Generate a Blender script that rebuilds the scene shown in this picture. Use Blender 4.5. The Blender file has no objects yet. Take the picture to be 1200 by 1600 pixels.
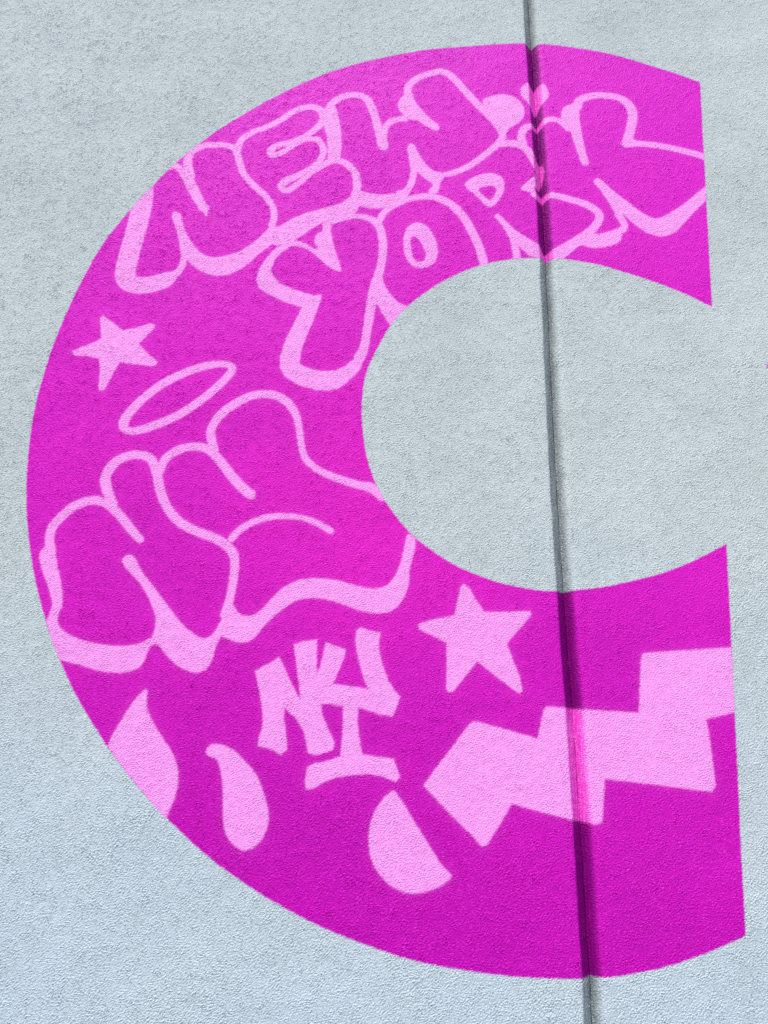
import bpy, math
import numpy as np

# ------------------------------------------------------------------ camera
scene = bpy.context.scene
col = scene.collection
CAM_DIST, CAM_Z = 1.5, 1.6
cam_data = bpy.data.cameras.new('camera')
cam_data.sensor_fit = 'VERTICAL'
cam_data.sensor_height = 36.0
cam_data.lens = 36.0 * 1157.0 / 1600.0
cam_data.clip_start = 0.02
cam_data.clip_end = 1000.0
cam = bpy.data.objects.new('camera', cam_data)
col.objects.link(cam)
from mathutils import Matrix
cam.matrix_world = (Matrix.Translation((0, -CAM_DIST, CAM_Z))
                    @ Matrix.Rotation(math.radians(90 + 19.0), 4, 'X')
                    @ Matrix.Rotation(math.radians(1.2), 4, 'Z'))
scene.camera = cam

# ------------------------------------------------------------------ sky and sun
SUN_EL, SUN_AZ = 66.0, 32.0          # elevation; azimuth left of the wall's normal (degrees)
world = bpy.data.worlds.new('World')
scene.world = world
world.use_nodes = True
wn = world.node_tree.nodes
wl = world.node_tree.links
sky = wn.new('ShaderNodeTexSky')
sky.sky_type = 'NISHITA'
sky.sun_disc = False
sky.sun_elevation = math.radians(SUN_EL)
sky.sun_rotation = math.radians(180 + SUN_AZ)
sky.air_density = 1.0
sky.dust_density = 1.0
wl.new(sky.outputs['Color'], wn['Background'].inputs['Color'])
wn['Background'].inputs['Strength'].default_value = 0.07

sun_data = bpy.data.lights.new('sun', 'SUN')
sun_data.energy = 1.5
sun_data.angle = math.radians(10.0)
sun_data.color = (1.0, 0.95, 0.88)
sun = bpy.data.objects.new('sun', sun_data)
col.objects.link(sun)
e, a = math.radians(SUN_EL), math.radians(SUN_AZ)
to_sun = np.array([-math.sin(a) * math.cos(e), -math.cos(a) * math.cos(e), math.sin(e)])
from mathutils import Vector
sun.rotation_euler = Vector(to_sun).to_track_quat('Z', 'Y').to_euler()
sun.location = (-4, -4, 8)

vs = scene.view_settings
vs.view_transform = 'Standard'
vs.look = 'None'
vs.gamma = 1.0
vs.use_curve_mapping = False
vs.exposure = 1.50
scene.cycles.use_denoising = False
scene.cycles.max_bounces = 8
scene.render.filter_size = 0.85

# ------------------------------------------------------------------ helpers
def tag(o, label=None, cat=None, group=None, kind=None):
    if label: o['label'] = label
    if cat: o['category'] = cat
    if group: o['group'] = group
    if kind: o['kind'] = kind
    return o

def smooth(t):
    t = np.clip(t, 0.0, 1.0)
    return t * t * (3 - 2 * t)

def spline(pts, n=6, closed=False):
    P = np.array(pts, float)
    N = len(P)
    out = []
    for i in range(N if closed else N - 1):
        if closed:
            p0, p1, p2, p3 = P[i - 1], P[i], P[(i + 1) % N], P[(i + 2) % N]
        else:
            p0, p1, p2, p3 = P[max(i - 1, 0)], P[i], P[i + 1], P[min(i + 2, N - 1)]
        s = (np.arange(n) / n)[:, None]
        out.append(.5 * (2 * p1 + (p2 - p0) * s + (2 * p0 - 5 * p1 + 4 * p2 - p3) * s ** 2
                         + (3 * p1 - p0 - 3 * p2 + p3) * s ** 3))
    if not closed:
        out.append(P[-1:])
    return np.concatenate(out)

# ------------------------------------------------------------------ materials
def ramp(nt, fac, lo, hi):
    m = nt.nodes.new('ShaderNodeMapRange')
    m.inputs['From Min'].default_value = lo
    m.inputs['From Max'].default_value = hi
    nt.links.new(fac, m.inputs['Value'])
    return m.outputs['Result']

def noise(nt, co, scale, detail=3.0, rough=0.55, stretch=None):
    n = nt.nodes.new('ShaderNodeTexNoise')
    n.inputs['Scale'].default_value = scale
    n.inputs['Detail'].default_value = detail
    n.inputs['Roughness'].default_value = rough
    if stretch:
        mp = nt.nodes.new('ShaderNodeMapping')
        mp.inputs['Scale'].default_value = stretch
        nt.links.new(co, mp.inputs['Vector'])
        co = mp.outputs['Vector']
    nt.links.new(co, n.inputs['Vector'])
    return n.outputs['Fac']

def mixc(nt, fac, c1, c2):
    m = nt.nodes.new('ShaderNodeMix')
    m.data_type = 'RGBA'
    for sock, v in ((m.inputs[6], c1), (m.inputs[7], c2)):
        if isinstance(v, tuple): sock.default_value = (*v, 1)
        else: nt.links.new(v, sock)
    if isinstance(fac, float): m.inputs[0].default_value = fac
    else: nt.links.new(fac, m.inputs[0])
    return m.outputs[2]

def math_(nt, op, a, b=None):
    m = nt.nodes.new('ShaderNodeMath')
    m.operation = op
    for i, v in enumerate((a, b)):
        if v is None: continue
        if isinstance(v, (int, float)): m.inputs[i].default_value = v
        else: nt.links.new(v, m.inputs[i])
    return m.outputs[0]

def attr(nt, name):
    n = nt.nodes.new('ShaderNodeAttribute')
    n.attribute_name = name
    return n.outputs['Fac']

def stucco_material(name):
    """Bare grey render, magenta field and pale pink spray on one rough surface.
    The paint's coverage is carried by the mesh (letter, pink), so edges stay soft."""
    m = bpy.data.materials.new(name)
    m.use_nodes = True
    nt = m.node_tree
    b = nt.nodes['Principled BSDF']
    co = nt.nodes.new('ShaderNodeTexCoord').outputs['Object']
    # --- bare render: cool light grey with weather blotches and pores
    blot = noise(nt, co, 2.6, 6, 0.68)
    mott = noise(nt, co, 24.0, 6, 0.8)
    streak = noise(nt, co, 7.0, 5, 0.65, (1.8, 1, 0.6))
    grain = noise(nt, co, 250.0, 2, 0.65, (0.8, 1, 1.2))
    clump = ramp(nt, noise(nt, co, 9.0, 4, 0.6), 0.35, 0.70)
    sep = nt.nodes.new('ShaderNodeSeparateXYZ')
    nt.links.new(co, sep.inputs[0])
    wob = noise(nt, co, 1.8, 3, 0.5)
    zz = math_(nt, 'ADD', sep.outputs['Z'], math_(nt, 'MULTIPLY', math_(nt, 'SUBTRACT', wob, 0.5), 1.1))
    base = mixc(nt, ramp(nt, blot, 0.26, 0.72), (0.47, 0.512, 0.495), (0.57, 0.612, 0.59))
    base = mixc(nt, math_(nt, 'MULTIPLY', ramp(nt, zz, 2.1, 1.1), 0.75), base, (0.49, 0.575, 0.645))
    base = mixc(nt, math_(nt, 'MULTIPLY', ramp(nt, mott, 0.50, 0.72), 0.34), base, (0.39, 0.427, 0.415))
    base = mixc(nt, math_(nt, 'MULTIPLY', ramp(nt, mott, 0.48, 0.28), 0.25), base, (0.68, 0.725, 0.72))
    base = mixc(nt, math_(nt, 'MULTIPLY', ramp(nt, streak, 0.54, 0.74), 0.28), base, (0.39, 0.427, 0.415))
    pore = math_(nt, 'MULTIPLY', ramp(nt, grain, 0.56, 0.67), math_(nt, 'ADD', math_(nt, 'MULTIPLY', clump, 0.25), 0.42))
    base = mixc(nt, pore, base, (0.15, 0.18, 0.19))
    base = mixc(nt, math_(nt, 'MULTIPLY', ramp(nt, grain, 0.44, 0.32), 0.45), base, (0.76, 0.80, 0.80))
    # --- joint shading painted into the colour, broken up by noise
    gro = attr(nt, 'joint')
    gpatch = noise(nt, co, 14.0, 4, 0.65, (3, 1, 0.6))
    base = mixc(nt, math_(nt, 'MULTIPLY', attr(nt, 'joint_shade'), math_(nt, 'MULTIPLY', ramp(nt, gpatch, 0.02, 0.60), ramp(nt, grain, 0.12, 0.52))), base, (0.18, 0.20, 0.205))
    # --- paint
    let, pk = attr(nt, 'letter'), attr(nt, 'pink')
    mvar = noise(nt, co, 5.0, 4, 0.6)
    # sprayed fades of the magenta: deep below, brighter violet pink above, a hot patch by the opening
    mag = mixc(nt, ramp(nt, zz, 1.30, 2.10), (0.52, 0.001, 0.38), (0.68, 0.008, 0.475))
    mag = mixc(nt, ramp(nt, zz, 2.25, 3.30), mag, (0.74, 0.012, 0.545))
    vd = nt.nodes.new('ShaderNodeVectorMath')
    vd.operation = 'DISTANCE'
    nt.links.new(co, vd.inputs[0])
    vd.inputs[1].default_value = (0.013, 0.0, 2.131)
    mag = mixc(nt, math_(nt, 'MULTIPLY', ramp(nt, vd.outputs['Value'], 0.40, 0.05), 0.6), mag, (0.80, 0.012, 0.48))
    mag = mixc(nt, math_(nt, 'MULTIPLY', ramp(nt, mvar, 0.45, 0.75), 0.30), mag, (0.53, 0.008, 0.42))
    mag = mixc(nt, math_(nt, 'MULTIPLY', ramp(nt, mott, 0.50, 0.72), 0.28), mag, (0.44, 0.006, 0.36))
    mag = mixc(nt, math_(nt, 'MULTIPLY', ramp(nt, mott, 0.46, 0.28), 0.22), mag, (0.82, 0.03, 0.60))
    mag = mixc(nt, math_(nt, 'MULTIPLY', ramp(nt, grain, 0.57, 0.70), 0.55), mag, (0.26, 0.0, 0.21))
    mag = mixc(nt, math_(nt, 'MULTIPLY', ramp(nt, grain, 0.45, 0.32), 0.40), mag, (0.86, 0.05, 0.68))
    pinkc = mixc(nt, ramp(nt, mott, 0.3, 0.7), (0.94, 0.36, 0.78), (0.90, 0.30, 0.74))
    pinkc = mixc(nt, math_(nt, 'MULTIPLY', ramp(nt, grain, 0.58, 0.72), 0.5), pinkc, (0.62, 0.16, 0.50))
    # thin spray in the joint: hot pink with pale runs
    runs = math_(nt, 'ADD', math_(nt, 'MULTIPLY', noise(nt, co, 60.0, 3, 0.6, (8.0, 1, 0.4)), 0.6), math_(nt, 'MULTIPLY', noise(nt, co, 210.0, 2, 0.6, (1.6, 1, 0.7)), 0.4))
    hot = mixc(nt, ramp(nt, runs, 0.46, 0.74), (0.84, 0.05, 0.57), (0.90, 0.30, 0.74))
    pinkc = mixc(nt, gro, pinkc, hot)
    mruns = math_(nt, 'MULTIPLY', math_(nt, 'MULTIPLY', gro, ramp(nt, runs, 0.55, 0.68)), 0.35)
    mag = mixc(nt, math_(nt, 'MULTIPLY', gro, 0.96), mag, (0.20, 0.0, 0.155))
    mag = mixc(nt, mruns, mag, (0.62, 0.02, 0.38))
    c = mixc(nt, let, base, mag)
    c = mixc(nt, pk, c, pinkc)
    nt.links.new(c, b.inputs['Base Color'])
    rg = math_(nt, 'ADD', math_(nt, 'MULTIPLY', let, -0.38), 0.88)
    nt.links.new(rg, b.inputs['Roughness'])
    b.inputs['Specular IOR Level'].default_value = 0.09
    # --- fine relief under the modelled grain
    fine = attr(nt, 'fine')
    g1 = noise(nt, co, 420.0, 2, 0.55)
    g2 = noise(nt, co, 150.0, 2, 0.5)
    h = math_(nt, 'ADD', math_(nt, 'MULTIPLY', g1, 0.0012),
              math_(nt, 'MULTIPLY', math_(nt, 'MULTIPLY', g2, 0.0050), math_(nt, 'SUBTRACT', 1.0, fine)))
    bp = nt.nodes.new('ShaderNodeBump')
    bp.inputs['Strength'].default_value = 1.0
    bp.inputs['Distance'].default_value = 1.0
    nt.links.new(h, bp.inputs['Height'])
    nt.links.new(bp.outputs['Normal'], b.inputs['Normal'])
    return m

MAT_GREY = stucco_material('bare_stucco')
MAT_MAGENTA = stucco_material('magenta_wall_paint')
MAT_PINK = stucco_material('pale_pink_spray_paint')

def plain_material(name, c1, c2, scale, rough=0.9, bump=0.002):
    m = bpy.data.materials.new(name)
    m.use_nodes = True
    nt = m.node_tree
    b = nt.nodes['Principled BSDF']
    co = nt.nodes.new('ShaderNodeTexCoord').outputs['Object']
    n = noise(nt, co, scale, 8, 0.65)
    nt.links.new(mixc(nt, ramp(nt, n, 0.3, 0.7), c1, c2), b.inputs['Base Color'])
    b.inputs['Roughness'].default_value = rough
    bp = nt.nodes.new('ShaderNodeBump')
    bp.inputs['Distance'].default_value = bump
    nt.links.new(noise(nt, co, scale * 40, 3, 0.6), bp.inputs['Height'])
    nt.links.new(bp.outputs['Normal'], b.inputs['Normal'])
    return m

# ------------------------------------------------------------------ traced paint (wall metres: x, z)
LETTER_C = [(0.8252,3.3555),(0.7969,3.3693),(0.7563,3.3890),(0.7152,3.4075),(0.6779,3.4226),(0.6403,3.4365),(0.6023,3.4486),(0.5632,3.4587),(0.5238,3.4670),(0.4869,3.4736),(0.4535,3.4786),(0.4228,3.4819),(0.3944,3.4840),(0.3702,3.4849),(0.3485,3.4846),(0.3242,3.4832),(0.2957,3.4809),(0.2646,3.4776),(0.2309,3.4735),(0.1935,3.4688),(0.1534,3.4633),(0.1133,3.4567),(0.0743,3.4488),(0.0353,3.4397),(-0.0034,3.4292),(-0.0413,3.4175),(-0.0788,3.4043),(-0.1169,3.3889),(-0.1551,3.3717),(-0.1938,3.3523),(-0.2346,3.3285),(-0.2801,3.2978),(-0.3273,3.2630),(-0.3707,3.2289),(-0.4083,3.1970),(-0.4422,3.1658),(-0.4729,3.1355),(-0.5001,3.1062),(-0.5242,3.0777),(-0.5463,3.0498),(-0.5664,3.0224),(-0.5844,2.9957),(-0.6018,2.9689),(-0.6186,2.9427),(-0.6346,2.9165),(-0.6508,2.8884),(-0.6679,2.8575),(-0.6850,2.8248),(-0.7004,2.7912),(-0.7133,2.7565),(-0.7244,2.7211),(-0.7344,2.6867),(-0.7430,2.6551),(-0.7504,2.6244),(-0.7575,2.5916),(-0.7648,2.5551),(-0.7718,2.5165),(-0.7776,2.4779),(-0.7820,2.4389),(-0.7852,2.3999),(-0.7872,2.3627),(-0.7878,2.3281),(-0.7872,2.2953),(-0.7856,2.2635),(-0.7832,2.2323),(-0.7799,2.2020),(-0.7759,2.1727),(-0.7712,2.1435),(-0.7659,2.1153),(-0.7605,2.0895),(-0.7556,2.0684),(-0.7505,2.0496),(-0.7444,2.0288),(-0.7370,2.0044),(-0.7286,1.9782),(-0.7187,1.9506),(-0.7066,1.9208),(-0.6931,1.8897),(-0.6798,1.8609),(-0.6672,1.8358),(-0.6548,1.8128),(-0.6424,1.7909),(-0.6300,1.7699),(-0.6176,1.7499),(-0.6048,1.7305),(-0.5916,1.7118),(-0.5781,1.6936),(-0.5638,1.6753),(-0.5488,1.6566),(-0.5332,1.6377),(-0.5158,1.6181),(-0.4958,1.5968),(-0.4742,1.5749),(-0.4536,1.5546),(-0.4358,1.5376),(-0.4189,1.5220),(-0.3993,1.5051),(-0.3745,1.4849),(-0.3472,1.4634),(-0.3213,1.4442),(-0.2986,1.4289),(-0.2772,1.4157),(-0.2551,1.4027),(-0.2317,1.3893),(-0.2075,1.3760),(-0.1822,1.3632),(-0.1548,1.3505),(-0.1263,1.3382),(-0.0993,1.3272),(-0.0756,1.3185),(-0.0534,1.3111),(-0.0296,1.3037),(-0.0025,1.2955),(0.0262,1.2873),(0.0541,1.2802),(0.0800,1.2748),(0.1050,1.2705),(0.1301,1.2667),(0.1553,1.2634),(0.1806,1.2606),(0.2057,1.2582),(0.2305,1.2563),(0.2552,1.2547),(0.2801,1.2537),(0.3062,1.2533),(0.3325,1.2533),(0.3557,1.2536),(0.3735,1.2540),(0.3881,1.2548),(0.4033,1.2560),(0.4197,1.2577),(0.4367,1.2600),(0.4547,1.2628),(0.4740,1.2661),(0.4944,1.2699),(0.5159,1.2748),(0.5384,1.2808),(0.5621,1.2879),(0.5865,1.2960),(0.6149,1.3066),(0.6442,1.3183),(0.6649,1.3266),(0.7265,2.0609),(0.7098,2.0520),(0.6859,2.0394),(0.6615,2.0272),(0.6383,2.0163),(0.6145,2.0058),(0.5910,1.9966),(0.5679,1.9892),(0.5451,1.9830),(0.5223,1.9773),(0.4999,1.9718),(0.4776,1.9667),(0.4546,1.9622),(0.4300,1.9582),(0.4047,1.9548),(0.3810,1.9525),(0.3604,1.9514),(0.3414,1.9513),(0.3213,1.9526),(0.2983,1.9555),(0.2741,1.9598),(0.2515,1.9647),(0.2321,1.9699),(0.2143,1.9757),(0.1960,1.9826),(0.1767,1.9903),(0.1569,1.9991),(0.1363,2.0103),(0.1136,2.0249),(0.0901,2.0419),(0.0689,2.0592),(0.0518,2.0760),(0.0372,2.0931),(0.0234,2.1112),(0.0096,2.1303),(-0.0034,2.1504),(-0.0150,2.1719),(-0.0249,2.1952),(-0.0335,2.2199),(-0.0406,2.2451),(-0.0460,2.2709),(-0.0499,2.2971),(-0.0527,2.3224),(-0.0545,2.3461),(-0.0552,2.3687),(-0.0547,2.3911),(-0.0531,2.4136),(-0.0504,2.4358),(-0.0464,2.4569),(-0.0409,2.4756),(-0.0341,2.4931),(-0.0256,2.5127),(-0.0154,2.5367),(-0.0034,2.5629),(0.0102,2.5876),(0.0251,2.6090),(0.0416,2.6289),(0.0610,2.6488),(0.0843,2.6699),(0.1105,2.6910),(0.1375,2.7102),(0.1647,2.7269),(0.1926,2.7416),(0.2200,2.7536),(0.2468,2.7625),(0.2731,2.7686),(0.2983,2.7733),(0.3226,2.7766),(0.3457,2.7785),(0.3655,2.7796),(0.3801,2.7803),(0.3913,2.7802),(0.4029,2.7796),(0.4155,2.7787),(0.4284,2.7772),(0.4431,2.7750),(0.4610,2.7721),(0.4806,2.7686),(0.4999,2.7644),(0.5173,2.7597),(0.5343,2.7544),(0.5530,2.7481),(0.5738,2.7408),(0.5963,2.7325),(0.6203,2.7231),(0.6467,2.7122),(0.6747,2.7002),(0.7012,2.6879),(0.7275,2.6741),(0.7524,2.6600),(0.7696,2.6501)]
NEXT_LETTER = [(0.8727,2.4903),(0.8806,2.4989),(0.9078,2.5266),(0.9469,2.5480),(0.9367,2.4843),(0.8924,2.4841),(0.8734,2.4853)]
JOINT_Z = [1.1858, 1.2543, 1.3029, 1.385, 1.5822, 1.7147, 1.8502, 1.9521, 2.1833, 2.3053, 2.4335, 2.7806, 2.9185, 3.3179, 3.4795, 3.6501]
JOINT_X = [0.3652, 0.3659, 0.3657, 0.3665, 0.3653, 0.3647, 0.3612, 0.3604, 0.3594, 0.3602, 0.3618, 0.3655, 0.3658, 0.3634, 0.3609, 0.3618]
# figures: name, label, shapes: s = sprayed line (x, z, half width), closed; p = filled outline, holes, curved
FIGURES = [
 ('bubble_letter', 'pale pink bubble letter N at the left end of the upper word', [
  ('s', [(-0.6162,2.9725,0.0180),(-0.6187,2.9194,0.0248),(-0.6235,2.8414,0.0249),(-0.6316,2.7592,0.0249),(-0.6333,2.7099,0.0246),(-0.6240,2.6859,0.0233),(-0.6024,2.6767,0.0227),(-0.5720,2.6787,0.0227),(-0.5426,2.6891,0.0217),(-0.5261,2.7004,0.0167)], False),
  ('s', [(-0.5337,2.7002,0.0125),(-0.5121,2.7129,0.0095),(-0.5003,2.7316,0.0084),(-0.4974,2.7626,0.0079),(-0.5046,2.8000,0.0086),(-0.5167,2.8441,0.0098),(-0.5290,2.8792,0.0111)], False),
  ('p', [(-0.5396,2.8790),(-0.5323,2.8941),(-0.5216,2.8794),(-0.5050,2.8380),(-0.4798,2.7974),(-0.4536,2.7699),(-0.4295,2.7612),(-0.4013,2.7650),(-0.3663,2.7796),(-0.3321,2.8075),(-0.3081,2.8367),(-0.2889,2.8628),(-0.2804,2.8310),(-0.2850,2.8055),(-0.3141,2.7766),(-0.3426,2.7430),(-0.3764,2.7163),(-0.4090,2.7082),(-0.4431,2.7159),(-0.4706,2.7336),(-0.4892,2.7535),(-0.5041,2.7811),(-0.5143,2.8123)], [], True),
  ('s', [(-0.5637,3.0301,0.0067),(-0.5480,3.0353,0.0085),(-0.5319,3.0221,0.0091),(-0.5153,2.9987,0.0127),(-0.4939,2.9590,0.0131),(-0.4709,2.9166,0.0112),(-0.4619,2.9064,0.0112)], False),
  ('s', [(-0.4609,2.9070,0.0047),(-0.4567,2.8856,0.0026)], False),
  ('s', [(-0.5106,3.0056,0.0136),(-0.5202,3.0498,0.0110),(-0.5120,3.0811,0.0099),(-0.4868,3.1027,0.0093),(-0.4488,3.1086,0.0087),(-0.4182,3.1046,0.0087),(-0.4006,3.0910,0.0086),(-0.3898,3.0601,0.0086),(-0.3755,3.0194,0.0085),(-0.3512,2.9862,0.0084),(-0.3222,2.9568,0.0084),(-0.2985,2.9244,0.0083),(-0.2877,2.8919,0.0082),(-0.2913,2.8595,0.0087)], False),
 ]),
 ('bubble_letter', 'pale pink bubble letter E with two teardrop loops in the upper word', [
  ('s', [(-0.3967,3.0911,0.0086),(-0.3896,3.1243,0.0087),(-0.3642,3.1519,0.0088),(-0.3267,3.1708,0.0088),(-0.2895,3.1970,0.0089),(-0.2577,3.2269,0.0090),(-0.2249,3.2424,0.0090),(-0.1965,3.2381,0.0103),(-0.1803,3.2144,0.0102),(-0.1872,3.1839,0.0095),(-0.2092,3.1561,0.0088),(-0.2304,3.1378,0.0088),(-0.2625,3.1207,0.0087),(-0.2948,3.1093,0.0093),(-0.3107,3.0920,0.0099),(-0.3025,3.0770,0.0080),(-0.2797,3.0887,0.0080),(-0.2536,3.1111,0.0081),(-0.2246,3.1344,0.0075)], False),
  ('s', [(-0.2244,3.1308,0.0069),(-0.1970,3.1337,0.0087),(-0.1794,3.1130,0.0087),(-0.1754,3.0852,0.0086),(-0.1866,3.0572,0.0086),(-0.2083,3.0340,0.0085),(-0.2397,3.0128,0.0091),(-0.2657,2.9972,0.0103),(-0.2764,2.9781,0.0090),(-0.2628,2.9670,0.0078),(-0.2431,2.9803,0.0084),(-0.2203,3.0051,0.0079),(-0.1920,3.0331,0.0079),(-0.1605,3.0593,0.0092),(-0.1362,3.0648,0.0092),(-0.1112,3.0523,0.0092),(-0.0912,3.0234,0.0097),(-0.0851,2.9864,0.0102),(-0.0914,2.9495,0.0107),(-0.1067,2.9260,0.0148)], False),
  ('p', [(-0.2907,2.8499),(-0.2727,2.8568),(-0.2476,2.8767),(-0.2117,2.8971),(-0.1595,2.9161),(-0.1176,2.9323),(-0.0863,2.9563),(-0.0742,2.9467),(-0.0797,2.9169),(-0.0924,2.8969),(-0.1317,2.8862),(-0.1833,2.8590),(-0.2184,2.8275),(-0.2484,2.8052),(-0.2767,2.7994),(-0.2906,2.8117)], [], True),
 ]),
 ('bubble_letter', 'pale pink bubble letter W at the right end of the upper word', [
  ('p', [(-0.1745,3.2233),(-0.1689,3.2476),(-0.1520,3.2481),(-0.1389,3.2011),(-0.1311,3.1440),(-0.1303,3.0808),(-0.1442,3.0611),(-0.1618,3.0627),(-0.1652,3.1148),(-0.1735,3.1642),(-0.1846,3.1998)], [], True),
  ('s', [(-0.1667,3.2367,0.0109),(-0.1569,3.2590,0.0103),(-0.1307,3.2804,0.0097),(-0.0940,3.2866,0.0097),(-0.0652,3.2689,0.0103),(-0.0470,3.2180,0.0105),(-0.0347,3.1679,0.0110),(-0.0232,3.1186,0.0124),(-0.0209,3.1145,0.0124)], False),
  ('s', [(-0.0210,3.1187,0.0118),(-0.0215,3.1469,0.0094),(-0.0166,3.1792,0.0088),(0.0009,3.2005,0.0086),(0.0343,3.2094,0.0089)], False),
  ('p', [(0.0312,3.2923),(0.0493,3.3003),(0.0620,3.2650),(0.0903,3.2218),(0.1182,3.1921),(0.1248,3.1794),(0.1154,3.1705),(0.0903,3.1842),(0.0679,3.2016),(0.0399,3.2095),(0.0240,3.2273),(0.0159,3.2475),(0.0167,3.2696)], [], True),
  ('s', [(0.0415,3.2866,0.0097),(0.0406,3.3187,0.0098),(0.0615,3.3473,0.0092),(0.0959,3.3657,0.0093),(0.1304,3.3758,0.0100),(0.1590,3.3576,0.0106),(0.1926,3.3094,0.0104),(0.2257,3.2621,0.0103),(0.2585,3.2191,0.0108),(0.2798,3.1836,0.0101),(0.2883,3.1552,0.0094),(0.2754,3.1322,0.0094),(0.2442,3.0977,0.0087),(0.2051,3.0621,0.0086),(0.1666,3.0377,0.0085),(0.1393,3.0288,0.0079)], False),
  ('p', [(0.0408,3.1119),(0.0506,3.1255),(0.0617,3.1153),(0.0767,3.0794),(0.1041,3.0422),(0.1366,3.0288),(0.1240,2.9986),(0.1185,2.9716),(0.0986,2.9644),(0.0970,2.9778),(0.1067,2.9968),(0.0824,3.0178),(0.0644,3.0378),(0.0495,3.0580)], [], True),
  ('s', [(0.0519,3.0996,0.0093),(0.0573,3.0444,0.0085),(0.0527,3.0035,0.0085),(0.0395,2.9729,0.0090),(0.0208,2.9611,0.0119)], False),
  ('p', [(-0.0896,2.9742),(-0.0597,2.9650),(-0.0274,2.9598),(0.0047,2.9640),(0.0314,2.9740),(0.0464,2.9818),(0.0382,2.9443),(-0.0000,2.9255),(-0.0372,2.9173),(-0.0692,2.9224),(-0.0920,2.9343),(-0.0961,2.9594)], [], True),
 ]),
 ('bubble_letter', 'pale pink bubble letter Y hanging lowest in the lower word', [
  ('p', [(-0.2615,2.8049),(-0.2360,2.8150),(-0.2068,2.8075),(-0.1814,2.7905),(-0.1751,2.7995),(-0.1835,2.8113),(-0.1796,2.8367),(-0.1668,2.8447),(-0.1654,2.8711),(-0.1471,2.8741),(-0.1446,2.8408),(-0.1362,2.8030),(-0.1164,2.7363),(-0.1254,2.7305),(-0.1465,2.7417),(-0.1790,2.7737),(-0.2060,2.7924),(-0.2350,2.7980),(-0.2576,2.7849)], [], True),
  ('p', [(-0.2575,2.7842),(-0.2766,2.7588),(-0.2840,2.7309),(-0.2784,2.7096),(-0.2591,2.6889),(-0.2198,2.6718),(-0.1783,2.6578),(-0.1612,2.6612),(-0.1600,2.6463),(-0.1749,2.5901),(-0.1921,2.5377),(-0.2008,2.4978),(-0.2008,2.4726),(-0.1831,2.4619),(-0.1485,2.4544),(-0.1192,2.4568),(-0.0952,2.4696),(-0.0763,2.4896),(-0.0649,2.5180),(-0.0496,2.5014),(-0.0631,2.4592),(-0.0889,2.4283),(-0.1077,2.4115),(-0.1316,2.4050),(-0.1607,2.4059),(-0.2001,2.4175),(-0.2330,2.4386),(-0.2452,2.4605),(-0.2472,2.4911),(-0.2367,2.5366),(-0.2196,2.5831),(-0.2044,2.6245),(-0.2379,2.6355),(-0.2798,2.6553),(-0.3092,2.6756),(-0.3176,2.6995),(-0.3133,2.7301),(-0.2975,2.7614),(-0.2787,2.7900),(-0.2589,2.8062)], [], False),
  ('s', [(-0.1562,2.8649,0.0070),(-0.1262,2.8811,0.0076),(-0.0895,2.8918,0.0076),(-0.0576,2.8881,0.0082),(-0.0319,2.8726,0.0099),(-0.0195,2.8376,0.0098),(-0.0160,2.7935,0.0097),(-0.0202,2.7436,0.0096),(-0.0296,2.7036,0.0111),(-0.0373,2.6643,0.0116),(-0.0427,2.6167,0.0109),(-0.0488,2.5641,0.0102),(-0.0545,2.5183,0.0106),(-0.0641,2.4927,0.0131)], False),
 ]),
 ('bubble_letter', 'pale pink bubble letter O with an oval ring in the lower word', [
  ('s', [(-0.0268,2.8824,0.0088),(-0.0104,2.9121,0.0083),(0.0159,2.9325,0.0083),(0.0531,2.9513,0.0083),(0.0906,2.9576,0.0095),(0.1280,2.9486,0.0101),(0.1599,2.9250,0.0106),(0.1859,2.8879,0.0105),(0.2062,2.8434,0.0107),(0.2210,2.7994,0.0106),(0.2322,2.7469,0.0104)], False),
  ('p', [(-0.0305,2.7434),(-0.0168,2.7561),(-0.0160,2.7192),(-0.0088,2.6890),(0.0096,2.6594),(0.0250,2.6420),(0.0444,2.6282),(0.0108,2.5818),(-0.0097,2.6058),(-0.0254,2.6348),(-0.0382,2.6404),(-0.0417,2.6762)], [], True),
  ('p', [(0.0356,2.8390),(0.0458,2.8649),(0.0669,2.8764),(0.0906,2.8660),(0.1090,2.8345),(0.1178,2.7968),(0.1141,2.7686),(0.1011,2.7497),(0.0779,2.7418),(0.0546,2.7504),(0.0388,2.7761),(0.0343,2.8073)], [[(0.0540,2.8344),(0.0671,2.8303),(0.0803,2.8085),(0.0881,2.7836),(0.0856,2.7667),(0.0752,2.7596),(0.0623,2.7642),(0.0543,2.7858),(0.0515,2.8140)]], True),
 ]),
 ('bubble_letter', 'pale pink bubble letter R crossing the groove in the lower word', [
  ('p', [(0.1876,2.9935),(0.2097,3.0212),(0.2426,3.0336),(0.2696,3.0309),(0.2853,3.0130),(0.2854,2.9827),(0.2727,2.9524),(0.2549,2.9308),(0.2400,2.9317),(0.2192,2.9576)], [[(0.2213,2.9810),(0.2361,2.9914),(0.2578,2.9940),(0.2660,2.9822),(0.2601,2.9640),(0.2469,2.9504),(0.2328,2.9646)]], True),
  ('p', [(0.2583,2.9014),(0.2687,2.9095),(0.2789,2.8980),(0.3068,2.8619),(0.3373,2.8371),(0.3678,2.8157),(0.3773,2.7971),(0.3711,2.7770),(0.3403,2.7849),(0.3154,2.8131),(0.3201,2.7757),(0.3024,2.7734),(0.2952,2.8329),(0.2782,2.8741)], [], False),
  ('s', [(0.2726,3.1279,0.0087),(0.3059,3.1330,0.0106),(0.3332,3.1267,0.0112),(0.3543,3.1042,0.0112),(0.3672,3.0746,0.0098),(0.3762,3.0460,0.0079)], False),
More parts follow.
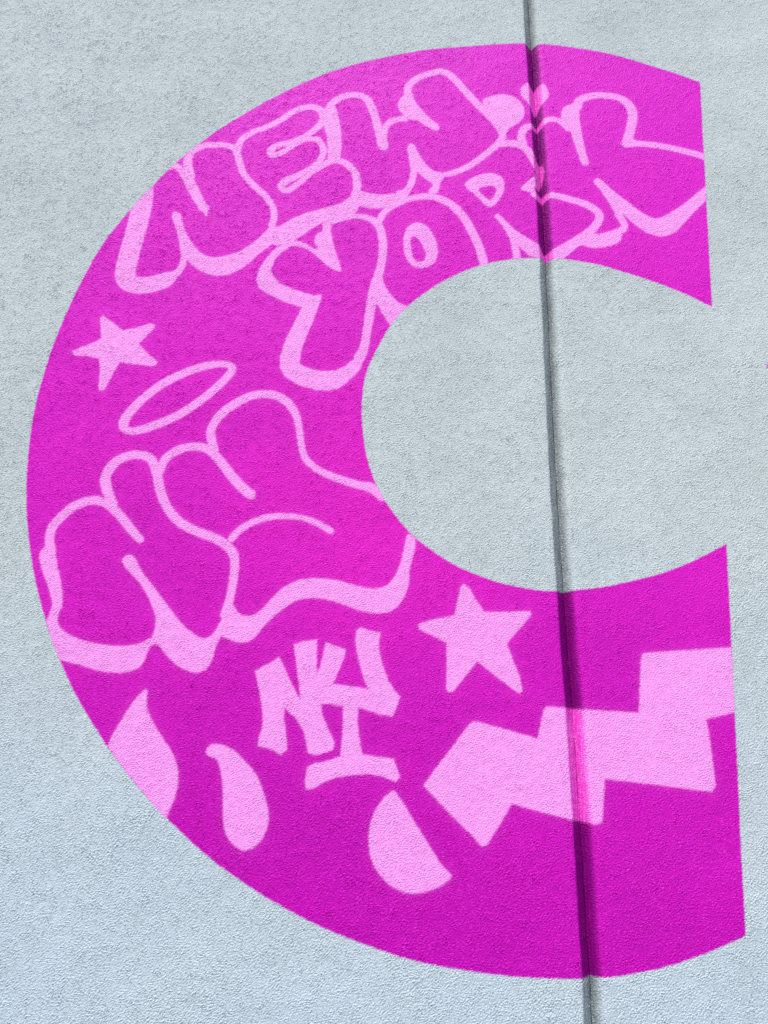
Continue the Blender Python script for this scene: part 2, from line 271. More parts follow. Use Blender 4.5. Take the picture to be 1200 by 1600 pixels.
  ('s', [(0.3390,3.1318,0.0112),(0.3364,3.1636,0.0101),(0.3496,3.1869,0.0101),(0.3667,3.1945,0.0089)], False),
  ('s', [(0.3639,3.1945,0.0079),(0.3806,3.1935,0.0063),(0.4011,3.2121,0.0083),(0.4210,3.2177,0.0083),(0.4429,3.2096,0.0089),(0.4612,3.1885,0.0108)], False),
  ('p', [(0.3274,2.9896),(0.3390,3.0025),(0.3518,3.0156),(0.3644,3.0261),(0.3694,3.0441),(0.3716,3.0699),(0.3772,3.0804),(0.3893,3.0756),(0.3928,3.0550),(0.3888,3.0242),(0.3816,3.0037),(0.3748,2.9883),(0.3630,2.9956),(0.3640,2.9730),(0.3461,2.9776),(0.3321,2.9822)], [], False),
  ('s', [(0.3619,2.9713,0.0090),(0.3776,2.9637,0.0102),(0.4022,2.9710,0.0090),(0.4445,2.9601,0.0096),(0.4864,2.9447,0.0101),(0.5143,2.9243,0.0106),(0.5207,2.9029,0.0103),(0.5053,2.8734,0.0105),(0.4797,2.8471,0.0122),(0.4519,2.8242,0.0138),(0.4192,2.8013,0.0137),(0.3924,2.7881,0.0137),(0.3737,2.7783,0.0125)], False),
  ('p', [(0.4906,2.8525),(0.5170,2.8545),(0.5495,2.8649),(0.5741,2.8752),(0.5716,2.8463),(0.5624,2.8301),(0.5351,2.8168),(0.4981,2.8115),(0.4673,2.8182),(0.4395,2.7924),(0.4124,2.7743),(0.3815,2.7772),(0.3985,2.8039),(0.4360,2.8206)], [], True),
  ('s', [(0.5683,2.9144,0.0094),(0.5753,2.9003,0.0091),(0.5805,2.8826,0.0090),(0.5761,2.8680,0.0087),(0.5610,2.8605,0.0074)], False),
 ]),
 ('bubble_letter', 'pale pink bubble letter K cut off by the right end of the magenta letter', [
  ('p', [(0.4444,3.2350),(0.4524,3.2572),(0.4748,3.2726),(0.4927,3.2694),(0.4921,3.2254),(0.4956,3.1608),(0.5005,3.1115),(0.5061,3.0735),(0.4921,3.0683),(0.4849,3.0833),(0.4743,3.1319),(0.4633,3.1778),(0.4472,3.2061)], [], True),
  ('p', [(0.5147,3.0136),(0.5192,3.0230),(0.5268,3.0251),(0.5381,3.0160),(0.5652,2.9834),(0.5951,2.9531),(0.6275,2.9213),(0.6524,2.9058),(0.6669,2.9051),(0.6885,2.9157),(0.7298,2.9457),(0.7627,2.9757),(0.8056,3.0119),(0.8043,2.9768),(0.7669,2.9358),(0.7363,2.8990),(0.7065,2.8663),(0.6789,2.8515),(0.6586,2.8510),(0.6335,2.8609),(0.6067,2.8850),(0.5827,2.9112),(0.5772,2.9086),(0.5679,2.9026),(0.5600,2.9196),(0.5452,2.9554),(0.5300,2.9880)], [], True),
  ('s', [(0.4883,3.2619,0.0129),(0.4984,3.2865,0.0110),(0.5334,3.3009,0.0104),(0.5733,3.3020,0.0104),(0.6066,3.2925,0.0110),(0.6273,3.2694,0.0123),(0.6328,3.2365,0.0128),(0.6244,3.1929,0.0120),(0.6126,3.1533,0.0126)], False),
  ('p', [(0.5936,3.1386),(0.6040,3.1623),(0.6233,3.1607),(0.6363,3.1518),(0.6259,3.1289),(0.6038,3.1283)], [], False),
  ('s', [(0.6103,3.1398,0.0094),(0.6546,3.1402,0.0094),(0.7090,3.1311,0.0094),(0.7574,3.1198,0.0093),(0.7946,3.1082,0.0096),(0.8151,3.0955,0.0096)], False),
 ]),
 ('dot', 'round pale pink dot beside the top of letter W', [
  ('p', [(0.2384,3.2735),(0.2633,3.2927),(0.2976,3.2996),(0.3283,3.2871),(0.3470,3.2580),(0.3450,3.2251),(0.3278,3.1992),(0.3077,3.1843),(0.2960,3.1683),(0.2714,3.1819),(0.2532,3.2335)], [], True),
 ]),
 ('heart', 'small pale pink heart split by the groove', [
  ('p', [(0.3402,3.3088),(0.3441,3.3258),(0.3531,3.3374),(0.3620,3.3433),(0.3681,3.3372),(0.3784,3.3282),(0.3875,3.3377),(0.3962,3.3414),(0.4067,3.3374),(0.4134,3.3221),(0.4158,3.3053),(0.4106,3.2884),(0.3993,3.2742),(0.3878,3.2573),(0.3763,3.2364),(0.3668,3.2595),(0.3549,3.2785),(0.3448,3.2922)], [], True),
 ]),
 ('star', 'small pale pink star near the left edge above the halo', [
  ('p', [(-0.6766,2.5837),(-0.6716,2.5908),(-0.6606,2.5841),(-0.6186,2.5515),(-0.5873,2.5597),(-0.5564,2.5721),(-0.5461,2.5694),(-0.5472,2.5578),(-0.5769,2.5171),(-0.5512,2.4895),(-0.5278,2.4704),(-0.5305,2.4609),(-0.5450,2.4589),(-0.5847,2.4635),(-0.6145,2.4667),(-0.6269,2.4321),(-0.6386,2.3947),(-0.6503,2.3923),(-0.6535,2.4041),(-0.6551,2.4424),(-0.6622,2.4745),(-0.6901,2.4805),(-0.7199,2.4826),(-0.7276,2.4937),(-0.7176,2.4995),(-0.6853,2.5145),(-0.6652,2.5292)], [], False),
 ]),
 ('halo', 'thin tilted pale pink oval ring like a halo', [
  ('s', [(-0.5773,2.2973,0.0084),(-0.5844,2.3149,0.0115),(-0.5736,2.3415,0.0106),(-0.5449,2.3796,0.0102),(-0.5057,2.4158,0.0103),(-0.4602,2.4443,0.0098),(-0.4133,2.4631,0.0094),(-0.3746,2.4679,0.0078),(-0.3552,2.4595,0.0088),(-0.3621,2.4383,0.0093),(-0.3926,2.3994,0.0097),(-0.4321,2.3608,0.0096),(-0.4719,2.3306,0.0100),(-0.5170,2.3086,0.0100),(-0.5534,2.2957,0.0089)], True),
 ]),
 ('bubble_lettering', 'large outlined bubble lettering in pale pink below the halo', [
  ('s', [(-0.7008,2.0204,0.0096),(-0.7047,2.0437,0.0096),(-0.7027,2.0674,0.0097),(-0.6882,2.0892,0.0098),(-0.6627,2.1153,0.0099),(-0.6282,2.1292,0.0099),(-0.6001,2.1250,0.0094),(-0.5748,2.1076,0.0094),(-0.5483,2.0803,0.0093),(-0.5272,2.0571,0.0088),(-0.5133,2.0442,0.0078)], False),
  ('s', [(-0.5811,2.1206,0.0094),(-0.6000,2.1568,0.0109),(-0.6056,2.1864,0.0110),(-0.5901,2.2184,0.0107),(-0.5642,2.2342,0.0097),(-0.5365,2.2374,0.0098),(-0.5117,2.2263,0.0097),(-0.4961,2.1939,0.0101),(-0.4836,2.1545,0.0100),(-0.4639,2.1159,0.0094),(-0.4354,2.0852,0.0098),(-0.3970,2.0646,0.0097),(-0.3595,2.0513,0.0097),(-0.3311,2.0355,0.0096),(-0.3136,2.0149,0.0096),(-0.3090,1.9873,0.0090),(-0.3103,1.9508,0.0085),(-0.3150,1.9148,0.0084),(-0.3201,1.8882,0.0096)], False),
  ('s', [(-0.4907,2.1990,0.0096),(-0.4816,2.2285,0.0097),(-0.4582,2.2494,0.0098),(-0.4263,2.2593,0.0093),(-0.3979,2.2569,0.0093),(-0.3727,2.2396,0.0098),(-0.3413,2.2024,0.0101),(-0.3106,2.1682,0.0105),(-0.2884,2.1500,0.0109)], False),
  ('s', [(-0.3763,2.2523,0.0093),(-0.3882,2.2933,0.0099),(-0.3765,2.3302,0.0100),(-0.3459,2.3628,0.0101),(-0.3046,2.3879,0.0097),(-0.2615,2.3927,0.0097),(-0.2266,2.3763,0.0097),(-0.2031,2.3448,0.0086),(-0.1924,2.3082,0.0075),(-0.1861,2.2720,0.0074),(-0.1758,2.2390,0.0073),(-0.1512,2.2142,0.0073),(-0.1178,2.1974,0.0082),(-0.0848,2.1857,0.0086),(-0.0521,2.1765,0.0091),(-0.0288,2.1711,0.0110),(-0.0053,2.1529,0.0105)], False),
  ('s', [(-0.3211,2.0498,0.0078),(-0.3026,2.0715,0.0074),(-0.2679,2.0928,0.0070),(-0.2276,2.1018,0.0065),(-0.1911,2.1017,0.0061),(-0.1543,2.0938,0.0061),(-0.1263,2.0801,0.0065),(-0.1124,2.0718,0.0065)], False),
  ('p', [(-0.7082,2.0272),(-0.7183,2.0130),(-0.7178,1.9968),(-0.7065,1.9695),(-0.6901,1.9382),(-0.6755,1.9027),(-0.6783,1.8806),(-0.6815,1.8609),(-0.6696,1.8287),(-0.6511,1.7941),(-0.6021,1.7812),(-0.5579,1.7696),(-0.5151,1.7675),(-0.4864,1.7752),(-0.4734,1.7902),(-0.4678,1.8137),(-0.4584,1.8245),(-0.4431,1.8227),(-0.4642,1.8373),(-0.4843,1.8261),(-0.5222,1.8198),(-0.5655,1.8223),(-0.6099,1.8321),(-0.6377,1.8444),(-0.6553,1.8593),(-0.6594,1.8766),(-0.6546,1.9010),(-0.6609,1.9343),(-0.6733,1.9703),(-0.6860,2.0068),(-0.6924,2.0323)], [], True),
  ('p', [(-0.5448,1.9937),(-0.5407,2.0067),(-0.5300,2.0102),(-0.5177,2.0012),(-0.5009,1.9740),(-0.4727,1.9428),(-0.4422,1.9077),(-0.4121,1.8731),(-0.3883,1.8527),(-0.3609,1.8386),(-0.3423,1.8463),(-0.3276,1.8749),(-0.3173,1.9059),(-0.3042,1.9062),(-0.3211,1.8511),(-0.3316,1.8250),(-0.3385,1.7930),(-0.3504,1.7759),(-0.3711,1.7701),(-0.4020,1.7812),(-0.4254,1.7997),(-0.4506,1.8247),(-0.4637,1.8330),(-0.4595,1.8590),(-0.4635,1.8852),(-0.4782,1.9158),(-0.4996,1.9468),(-0.5224,1.9690)], [], True),
  ('p', [(-0.3195,1.9059),(-0.3042,1.9062),(-0.2920,1.8910),(-0.2741,1.8857),(-0.2530,1.8940),(-0.2328,1.9166),(-0.2082,1.9440),(-0.1740,1.9628),(-0.1389,1.9681),(-0.0944,1.9645),(-0.0542,1.9540),(-0.0188,1.9489),(0.0076,1.9554),(0.0250,1.9762),(0.0379,2.0086),(0.0464,2.0507),(0.0517,2.0674),(0.0666,2.0606),(0.0668,2.0371),(0.0568,1.9952),(0.0540,1.9586),(0.0411,1.9247),(0.0217,1.9043),(-0.0044,1.8971),(-0.0394,1.9007),(-0.0837,1.9153),(-0.1280,1.9255),(-0.1717,1.9215),(-0.2054,1.8999),(-0.2340,1.8725),(-0.2537,1.8460),(-0.2700,1.8336),(-0.2871,1.8324),(-0.3092,1.8384),(-0.3276,1.8509)], [], True),
 ]),
 ('monogram', 'pale pink interlocked letters N and Y above the lower drops', [
  ('p', [(-0.2497,1.7759),(-0.2363,1.7846),(-0.2198,1.7934),(-0.2043,1.8043),(-0.1962,1.7917),(-0.1817,1.7627),(-0.1675,1.7382),(-0.1569,1.7220),(-0.1610,1.7507),(-0.1683,1.7881),(-0.1759,1.8304),(-0.1582,1.8372),(-0.1304,1.8408),(-0.1291,1.8143),(-0.1270,1.7722),(-0.1212,1.7849),(-0.1145,1.8231),(-0.1116,1.8352),(-0.0976,1.8312),(-0.0715,1.8219),(-0.0732,1.8091),(-0.0828,1.7815),(-0.0935,1.7541),(-0.0646,1.7506),(-0.0243,1.7461),(-0.0334,1.7658),(-0.0451,1.8033),(-0.0526,1.8373),(-0.0504,1.8611),(-0.0428,1.8669),(-0.0253,1.8616),(-0.0022,1.8578),(-0.0051,1.8297),(0.0021,1.7958),(0.0155,1.7626),(0.0294,1.7422),(0.0392,1.7321),(0.0324,1.7095),(0.0251,1.6940),(0.0041,1.6968),(-0.0211,1.7036),(-0.0422,1.7101),(-0.0435,1.6838),(-0.0382,1.6480),(-0.0321,1.6226),(-0.0066,1.6192),(0.0284,1.6149),(0.0411,1.5835),(0.0331,1.5737),(0.0065,1.5835),(-0.0180,1.5869),(-0.0424,1.5849),(-0.0749,1.5812),(-0.1029,1.5711),(-0.1226,1.5593),(-0.1366,1.5571),(-0.1395,1.5722),(-0.1368,1.5973),(-0.1248,1.6033),(-0.0965,1.6097),(-0.0743,1.6179),(-0.0724,1.6434),(-0.0711,1.6752),(-0.0725,1.7115),(-0.0969,1.7150),(-0.1158,1.7147),(-0.1127,1.6945),(-0.1012,1.6706),(-0.0864,1.6431),(-0.0891,1.6293),(-0.1053,1.6239),(-0.1215,1.6189),(-0.1361,1.6225),(-0.1412,1.6420),(-0.1464,1.6617),(-0.1623,1.6854),(-0.1776,1.6972),(-0.1866,1.7071),(-0.1875,1.6889),(-0.1803,1.6531),(-0.1774,1.6276),(-0.1892,1.6183),(-0.2041,1.6270),(-0.2335,1.6343),(-0.2337,1.6481),(-0.2277,1.6681),(-0.2286,1.6921),(-0.2364,1.7286),(-0.2448,1.7573)], [], False),
 ]),
 ('star', 'larger pale pink star below the opening of the magenta letter', [
  ('p', [(0.1623,1.9564),(0.1691,1.9620),(0.1778,1.9568),(0.1927,1.9301),(0.2097,1.9047),(0.2491,1.9055),(0.3039,1.9080),(0.3058,1.9014),(0.2874,1.8791),(0.2535,1.8415),(0.2633,1.8140),(0.2768,1.7763),(0.2820,1.7494),(0.2755,1.7439),(0.2651,1.7491),(0.2279,1.7774),(0.1936,1.8040),(0.1683,1.7741),(0.1446,1.7446),(0.1361,1.7415),(0.1307,1.7484),(0.1323,1.7943),(0.1314,1.8390),(0.1047,1.8535),(0.0765,1.8668),(0.0743,1.8746),(0.0830,1.8800),(0.1135,1.8886),(0.1484,1.8959),(0.1554,1.9293)], [], False),
 ]),
 ('paint_drop', 'pale pink flame shaped drop cut off by the lower left edge', [
  ('p', [(-0.4664,1.7341),(-0.4598,1.7322),(-0.4581,1.7118),(-0.4529,1.6936),(-0.4373,1.6678),(-0.4154,1.6405),(-0.3961,1.6154),(-0.3856,1.5943),(-0.3814,1.5751),(-0.3809,1.5523),(-0.3849,1.5334),(-0.3910,1.5164),(-0.3990,1.4996),(-0.4194,1.5029),(-0.4651,1.5469),(-0.5221,1.6070),(-0.5218,1.6285),(-0.5173,1.6463),(-0.5061,1.6704),(-0.4930,1.6969),(-0.4811,1.7174)], [], True),
 ]),
 ('paint_drop', 'pale pink drop with a curled tip, middle of the three drops', [
  ('p', [(-0.3330,1.6205),(-0.3280,1.6324),(-0.3160,1.6354),(-0.2951,1.6319),(-0.2779,1.6236),(-0.2558,1.6046),(-0.2336,1.5819),(-0.2195,1.5555),(-0.2070,1.5219),(-0.2042,1.4996),(-0.2098,1.4775),(-0.2223,1.4591),(-0.2393,1.4497),(-0.2553,1.4519),(-0.2721,1.4636),(-0.2836,1.4816),(-0.2898,1.5054),(-0.2931,1.5427),(-0.2979,1.5729),(-0.3065,1.5997),(-0.3135,1.6092),(-0.3261,1.6129)], [], True),
 ]),
 ('paint_drop', 'pale pink half drop with a straight right side below the monogram', [
  ('p', [(0.0273,1.5573),(0.0354,1.5529),(0.0518,1.5306),(0.0721,1.4995),(0.0961,1.4652),(0.1157,1.4367),(0.1313,1.4210),(0.1372,1.4140),(0.1332,1.4069),(0.1195,1.3978),(0.1000,1.3897),(0.0728,1.3836),(0.0494,1.3860),(0.0260,1.3960),(0.0061,1.4133),(-0.0081,1.4344),(-0.0147,1.4594),(-0.0154,1.4886),(-0.0100,1.5108),(-0.0004,1.5296),(0.0133,1.5468)], [], True),
 ]),
 ('lightning_bolt', 'pale pink stepped lightning bolt crossing the groove at lower right', [
  ('p', [(0.0863,1.5675),(0.0936,1.5791),(0.1747,1.6818),(0.1811,1.6867),(0.1899,1.6881),(0.3073,1.6581),(0.3149,1.6870),(0.3225,1.7138),(0.3291,1.7188),(0.3856,1.7163),(0.5084,1.7103),(0.5159,1.7646),(0.5239,1.8228),(0.5309,1.8280),(0.6129,1.8349),(0.7306,1.8450),(0.7199,1.7219),(0.6976,1.7153),(0.6392,1.7008),(0.6417,1.6696),(0.6422,1.6341),(0.6428,1.5796),(0.6352,1.5680),(0.6195,1.5689),(0.5195,1.5795),(0.4322,1.5869),(0.4269,1.5492),(0.4216,1.5110),(0.4116,1.5064),(0.3688,1.5122),(0.3129,1.5245),(0.2532,1.5391),(0.2279,1.5006),(0.2030,1.4661),(0.1935,1.4649),(0.1795,1.4799),(0.1322,1.5232)], [], False),
 ]),
]


# ------------------------------------------------------------------ the wall's surface as one height field
rng = np.random.default_rng(7)
X0, X1, Z0, Z1 = -1.16, 1.12, 1.12, 3.72

def joint_left(z):                        # left lip of the control joint
    return np.interp(z, JOINT_Z, JOINT_X)

JX = float(np.mean(JOINT_X))
# columns: 2 mm, closer across the joint; rows widen with height
xs = np.concatenate([np.arange(X0, JX - 0.012, 0.00185), np.arange(JX - 0.012, JX + 0.052, 0.0012),
                     np.arange(JX + 0.053, X1 - 0.0005, 0.00185), [X1]])
zs = [Z0]
while zs[-1] < Z1:
    zs.append(zs[-1] + 0.0015 + 0.0018 * (zs[-1] - Z0) / (Z1 - Z0))
zs = np.array(zs)
XX, ZZ = np.meshgrid(xs, zs)
NZ, NX = XX.shape

# stucco grain: band-limited noise on an even raster, looked up at each vertex
STEP = 0.00125
nw, nh = int((X1 - X0) / STEP) + 2, int((Z1 - Z0) / STEP) + 2
spec = np.fft.rfft2(rng.standard_normal((nh, nw)).astype(np.float32))
fx = np.fft.rfftfreq(nw, STEP)[None, :]
fz = np.fft.fftfreq(nh, STEP)[:, None]
def band(lam, width, ax=1.0):
    k = np.sqrt((fx * ax) ** 2 + fz ** 2)
    g = np.fft.irfft2(spec * np.exp(-(np.log(np.maximum(k, 1e-3) * lam) / width) ** 2), s=(nh, nw))
    return g / g.std()
g1 = band(0.0052, 0.70, 1.15)
g2 = band(0.0034, 0.40, 1.1)
g3 = band(0.045, 0.8)
g4 = band(0.30, 0.7)
grain = 0.62 * g1 + 0.40 * g2
pits = np.clip(band(0.0062, 0.45, 1.3) - 1.9, 0, 1.5)   # scattered deeper pits
grain = grain - 0.14 * grain ** 2 * (grain < 0) - 1.3 * pits
mod = np.clip(1.0 + 0.22 * g3 + 0.08 * g4, 0.35, 1.8)
H = 0.00046 * grain * mod + 0.00013 * g3 + 0.0005 * g4
fi = (XX - X0) / STEP
fj = (ZZ - Z0) / STEP
i0 = np.minimum(fi.astype(int), nw - 2)
j0 = np.minimum(fj.astype(int), nh - 2)
ti, tj = fi - i0, fj - j0
def look(F):
    return ((F[j0, i0] * (1 - ti) + F[j0, i0 + 1] * ti) * (1 - tj)
            + (F[j0 + 1, i0] * (1 - ti) + F[j0 + 1, i0 + 1] * ti) * tj)
HH = look(H)
GG = look(grain)
# keep the rim of the modelled field flush with the wall around it
rim = np.minimum(np.minimum(XX - X0, X1 - XX), np.minimum(ZZ - Z0, Z1 - ZZ))
HH *= smooth(rim / 0.03)

# control joint: steep left face, softer right face, a fine crack at the bottom
U = XX - joint_left(ZZ) + 0.0004 * np.interp(ZZ, np.linspace(Z0, Z1, 90), rng.standard_normal(90))
DEPTH, UB, UW = 0.019, 0.0185, 0.039
prof_u = np.array([-0.004, -0.001, 0.002, UB - 0.002, UB - 0.0008, UB, UB + 0.0012, UB + 0.003, UW - 0.014, UW - 0.009, UW - 0.004, UW + 0.002, UW + 0.010])
prof_d = np.array([0, 0.0006, 0.0028, DEPTH - 0.0012, DEPTH, DEPTH + 0.004, DEPTH, DEPTH - 0.0012, 0.0120, 0.0068, 0.0026, 0.0007, 0])
JD = np.interp(U, prof_u, prof_d)
joint = smooth((U + 0.0015) / 0.005) * smooth((UW + 0.002 - U + 0.0022 * GG) / 0.013)
joint_shade = smooth((U + 0.0015) / 0.004) * np.clip(1.05 - 0.95 * smooth((U - UB) / 0.020), 0, 1) * smooth((UW + 0.004 - U) / 0.012)  # painted shade: full on the left face, fading across the right
YY = JD - HH * (1 + 0.15 * joint)          # +y goes into the wall

# ------------------------------------------------------------------ paint coverage
def seg_dist(px, pz, poly, closed=True):
    """distance to a polyline; poly is (n,2) or (n,3) with a radius: then distance minus radius"""
    A = poly
    B = np.roll(poly, -1, axis=0)
    if not closed: A, B = A[:-1], B[:-1]
    best = np.full(px.shape, 1e9)
    for a_, b_ in zip(A, B):
        dx, dz = b_[0] - a_[0], b_[1] - a_[1]
        L2 = dx * dx + dz * dz + 1e-12
        t = np.clip(((px - a_[0]) * dx + (pz - a_[1]) * dz) / L2, 0, 1)
        d = np.hypot(px - a_[0] - t * dx, pz - a_[1] - t * dz)
        if poly.shape[1] == 3: d = d - (a_[2] + t * (b_[2] - a_[2]))
        np.minimum(best, d, out=best)
    return best

def inside(px, pz, poly):
    c = np.zeros(px.shape, bool)
    A, B = poly, np.roll(poly, -1, axis=0)
    for a_, b_ in zip(A, B):
        if a_[1] == b_[1]: continue
        hit = (a_[1] > pz) != (b_[1] > pz)
        c ^= hit & (px < (b_[0] - a_[0]) * (pz - a_[1]) / (b_[1] - a_[1]) + a_[0])
    return c

def window(pts, pad):
    i_a, i_b = np.searchsorted(xs, [pts[:, 0].min() - pad, pts[:, 0].max() + pad])
    j_a, j_b = np.searchsorted(zs, [pts[:, 1].min() - pad, pts[:, 1].max() + pad])
    return slice(max(j_a - 1, 0), j_b + 1), slice(max(i_a - 1, 0), i_b + 1)

def poly_sd(poly, holes=(), pad=0.02):
    w = window(poly, pad)
    px, pz = XX[w], ZZ[w]
    d = seg_dist(px, pz, poly)
    ins = inside(px, pz, poly)
    for h in holes:
        d = np.minimum(d, seg_dist(px, pz, h))
        ins &= ~inside(px, pz, h)
    return w, np.where(ins, -d, d)

def near_band_sd(poly, pad):
    """signed distance of a large outline, exact only near its edge"""
    w = window(poly, pad)
    px, pz = XX[w], ZZ[w]
    ins = inside(px, pz, poly)
    d = np.full(px.shape, 0.05)
    A, B = poly, np.roll(poly, -1, axis=0)
    wx, wz = xs[w[1]], zs[w[0]]
    for a_, b_ in zip(A, B):
        lo_x, hi_x = sorted((a_[0], b_[0])); lo_z, hi_z = sorted((a_[1], b_[1]))
        ia, ib = np.searchsorted(wx, [lo_x - .012, hi_x + .012])
        ja, jb = np.searchsorted(wz, [lo_z - .012, hi_z + .012])
        s = (slice(ja, jb), slice(ia, ib))
        d[s] = np.minimum(d[s], seg_dist(px[s], pz[s], np.array([a_, b_]), closed=False))
    return w, np.where(ins, -d, d)

soft = look(band(0.02, 0.6))
speck = look(band(0.005, 0.5))
def cover(sd, w, feather, rag):
    return smooth(0.5 - (sd + rag * GG[w] + 0.0003 * soft[w]) / feather)

letter = np.zeros(XX.shape, np.float32)
pink = np.zeros(XX.shape, np.float32)
owner = np.full(XX.shape, -1, np.int16)                # -1 wall, 0 letter, 1 next letter, 2+ figures
w, sd = near_band_sd(np.array(LETTER_C), 0.03)
cv = cover(sd, w, 0.0034, 0.0006)
letter[w] = cv
owner[w] = np.where(cv > 0.5, 0, owner[w])
w, sd = poly_sd(np.array(NEXT_LETTER))
cv = 0.65 * cover(sd, w, 0.005, 0.0012)
letter[w] = np.maximum(letter[w], cv)
owner[w] = np.where(cv > 0.4, 1, owner[w])
for k, (name, label, prims) in enumerate(FIGURES):
    for pr in prims:
        if pr[0] == 's':
            line = spline(pr[1], 5, pr[2])
            w = window(line, 0.045)
            s_d = seg_dist(XX[w], ZZ[w], line, closed=pr[2])
        else:
            out = np.array(pr[1]) if not pr[3] else spline(pr[1], 4, True)
            w, s_d = poly_sd(out, [spline(h, 4, True) for h in pr[2]])
        cv = cover(s_d, w, 0.0054, 0.0007)
        mist = 0.07 * np.exp(-np.maximum(s_d, 0) / 0.007) * np.clip(0.75 + 0.45 * speck[w], 0, 1.6)
        cv = np.maximum(cv * np.clip(0.955 + 0.05 * soft[w], 0.80, 1), mist * (s_d > 0)) * smooth((letter[w] - 0.3) / 0.5)
        take = (cv > 0.35) & (cv > pink[w])
        owner[w] = np.where(take, k + 2, owner[w])
        pink[w] = np.maximum(pink[w], cv)

# ------------------------------------------------------------------ cells to objects
corner = np.arange(NZ * NX).reshape(NZ, NX)
quads = np.stack([corner[:-1, :-1], corner[:-1, 1:], corner[1:, 1:], corner[1:, :-1]], -1).reshape(-1, 4)
cell_owner = owner[:-1, :-1].ravel()
uc = 0.5 * (U[:-1, :-1] + U[1:, 1:]).ravel()
xc = 0.5 * (XX[:-1, :-1] + XX[1:, 1:]).ravel()
COORD = np.stack([XX, YY, ZZ], -1).reshape(-1, 3).astype(np.float32)
FIELDS = {'letter': letter.ravel(), 'pink': pink.ravel(), 'joint': joint.ravel().astype(np.float32), 'joint_shade': joint_shade.ravel().astype(np.float32),
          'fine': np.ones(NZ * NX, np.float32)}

def sheet(name, sel, mat, parent=None, extra=None):
    """one mesh from the chosen cells; extra = coarse quads beyond the modelled field"""
    q = quads[sel]
    used, inv = np.unique(q.ravel(), return_inverse=True)
    co = COORD[used]
    faces = inv.reshape(-1, 4).astype(np.int32)
    fields = {n: v[used] for n, v in FIELDS.items()}
    if extra is not None:
        ev, ef = extra
        faces = np.concatenate([faces, ef.astype(np.int32) + len(co)])
        co = np.concatenate([co, ev.astype(np.float32)])
        pad = np.zeros(len(ev), np.float32)
        fields = {n: np.concatenate([v, pad + (0.8 if n == 'joint_shade' and name == 'groove' else 0)]) for n, v in fields.items()}
    me = bpy.data.meshes.new(name)
    me.vertices.add(len(co))
    me.vertices.foreach_set('co', co.ravel())
    me.loops.add(faces.size)
    me.loops.foreach_set('vertex_index', faces.ravel())
    me.polygons.add(len(faces))
    me.polygons.foreach_set('loop_start', np.arange(0, faces.size, 4, dtype=np.int32))
    for n, v in fields.items():
        at = me.attributes.new(n, 'FLOAT', 'POINT')
        at.data.foreach_set('value', np.ascontiguousarray(v, np.float32))
    me.update(calc_edges=True)
    me.polygons.foreach_set('use_smooth', np.zeros(len(faces), bool))
    me.materials.append(mat)
    o = bpy.data.objects.new(name, me)
    col.objects.link(o)
    if parent: o.parent = parent
    return o

def strips(rects):
    v, f = [], []
    for (x0, x1, z0, z1) in rects:
        k = len(v)
        v += [(x0, 0, z0), (x1, 0, z0), (x1, 0, z1), (x0, 0, z1)]
        f.append((k, k + 1, k + 2, k + 3))
    return np.array(v, float), np.array(f)

# ------------------------------------------------------------------ setting
def box_mesh(name, boxes, mat, parent=None):
    v, f = [], []
    for (x0, x1, y0, y1, z0, z1) in boxes:
        k = len(v)
        v += [(x0, y0, z0), (x1, y0, z0), (x1, y1, z0), (x0, y1, z0), (x0, y0, z1), (x1, y0, z1), (x1, y1, z1), (x0, y1, z1)]
        f += [tuple(k + i for i in q) for q in ((0, 3, 2, 1), (4, 5, 6, 7), (0, 1, 5, 4), (1, 2, 6, 5), (2, 3, 7, 6), (3, 0, 4, 7))]
    me = bpy.data.meshes.new(name)
    me.from_pydata(v, [], f)
    me.materials.append(mat)
    o = bpy.data.objects.new(name, me)
    col.objects.link(o)
    if parent: o.parent = parent
    return o

me = bpy.data.meshes.new('pavement')
me.from_pydata([(-150, -150, 0), (150, -150, 0), (150, 150, 0), (-150, 150, 0)], [], [(0, 1, 2, 3)])
me.materials.append(plain_material('concrete_pavement', (0.30, 0.29, 0.275), (0.40, 0.39, 0.37), 1.2))
pavement = bpy.data.objects.new('pavement', me)
col.objects.link(pavement)
tag(pavement, kind='structure')

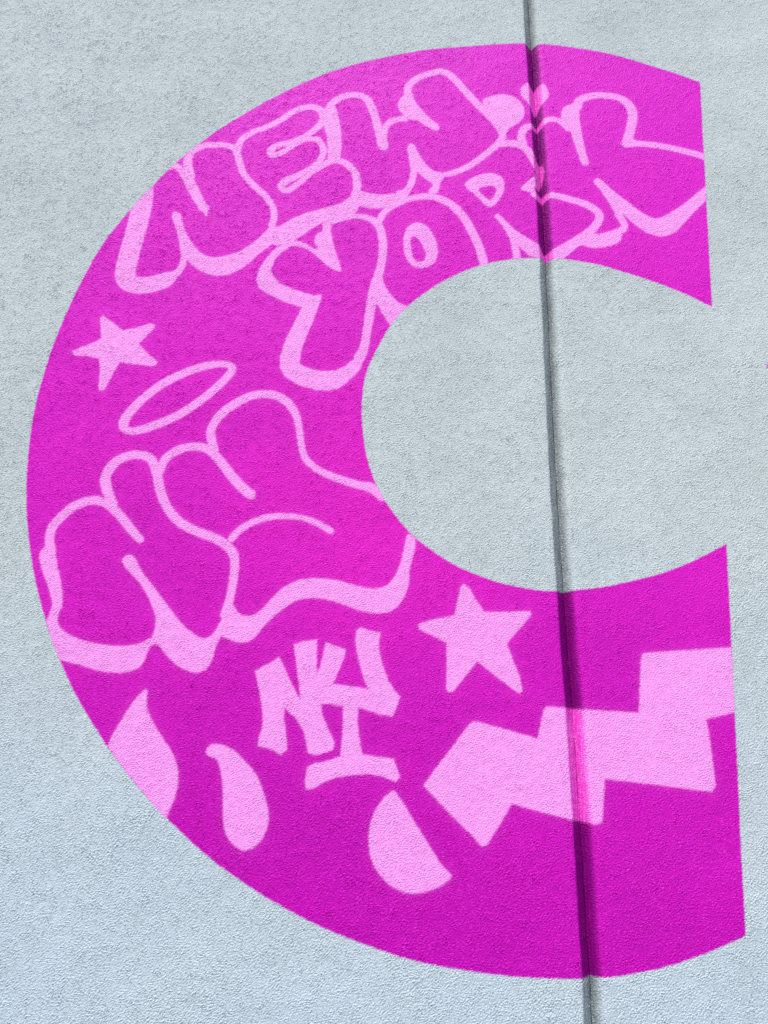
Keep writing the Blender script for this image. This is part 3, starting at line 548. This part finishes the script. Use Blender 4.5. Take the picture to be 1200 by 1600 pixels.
# ------------------------------------------------------------------ the wall
WX0, WX1, WTOP = -4.2, 4.2, 5.2
wall = bpy.data.objects.new('stucco_wall', None)
col.objects.link(wall)
tag(wall, 'pale blue grey rough stucco wall with a vertical groove', 'wall')
bare = cell_owner == -1
in_joint = (uc > -0.003) & (uc < UW + 0.004)
sheet('stucco_panel', bare & ~in_joint & (uc < 0.01), MAT_GREY, wall,
      strips([(WX0, X0, 0, WTOP), (X0, float(joint_left(Z1)), Z1, WTOP), (X0, float(joint_left(Z0)), 0, Z0)]))
sheet('stucco_panel', bare & ~in_joint & (uc >= 0.01), MAT_GREY, wall,
      strips([(X1, WX1, 0, WTOP), (float(joint_left(Z1)) + UW + 0.008, X1, Z1, WTOP), (float(joint_left(Z0)) + UW + 0.008, X1, 0, Z0)]))
def joint_row(z, zj):
    xl = float(joint_left(zj))
    return [(xl, 0, z), (xl + UB, DEPTH, z), (xl + UW - 0.004, 0.001, z), (xl + UW + 0.008, 0, z)]
jv = np.array(joint_row(Z1, Z1) + joint_row(WTOP, Z1) + joint_row(0, Z0) + joint_row(Z0, Z0))
jf = np.array([(i + k, i + k + 1, i + k + 5, i + k + 4) for k in (0, 8) for i in range(3)])
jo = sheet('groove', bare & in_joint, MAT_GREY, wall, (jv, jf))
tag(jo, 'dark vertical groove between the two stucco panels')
box_mesh('wall_core', [(WX0, WX1, 0.045, 0.25, 0, WTOP)],
         plain_material('concrete_core', (0.32, 0.32, 0.31), (0.40, 0.40, 0.39), 4.0), wall)

# ------------------------------------------------------------------ the painted letters
mural = sheet('painted_letter', cell_owner == 0, MAT_MAGENTA)
tag(mural, 'huge magenta letter C painted on the grey stucco wall, filled with pale pink graffiti', 'mural', 'magenta letters painted on the wall')
nxt = sheet('painted_letter', cell_owner == 1, MAT_MAGENTA)
tag(nxt, 'tiny magenta tip of the next painted letter at the right edge of the photo', 'mural', 'magenta letters painted on the wall')
for k, (name, label, prims) in enumerate(FIGURES):
    tag(sheet(name, cell_owner == k + 2, MAT_PINK, mural), label)
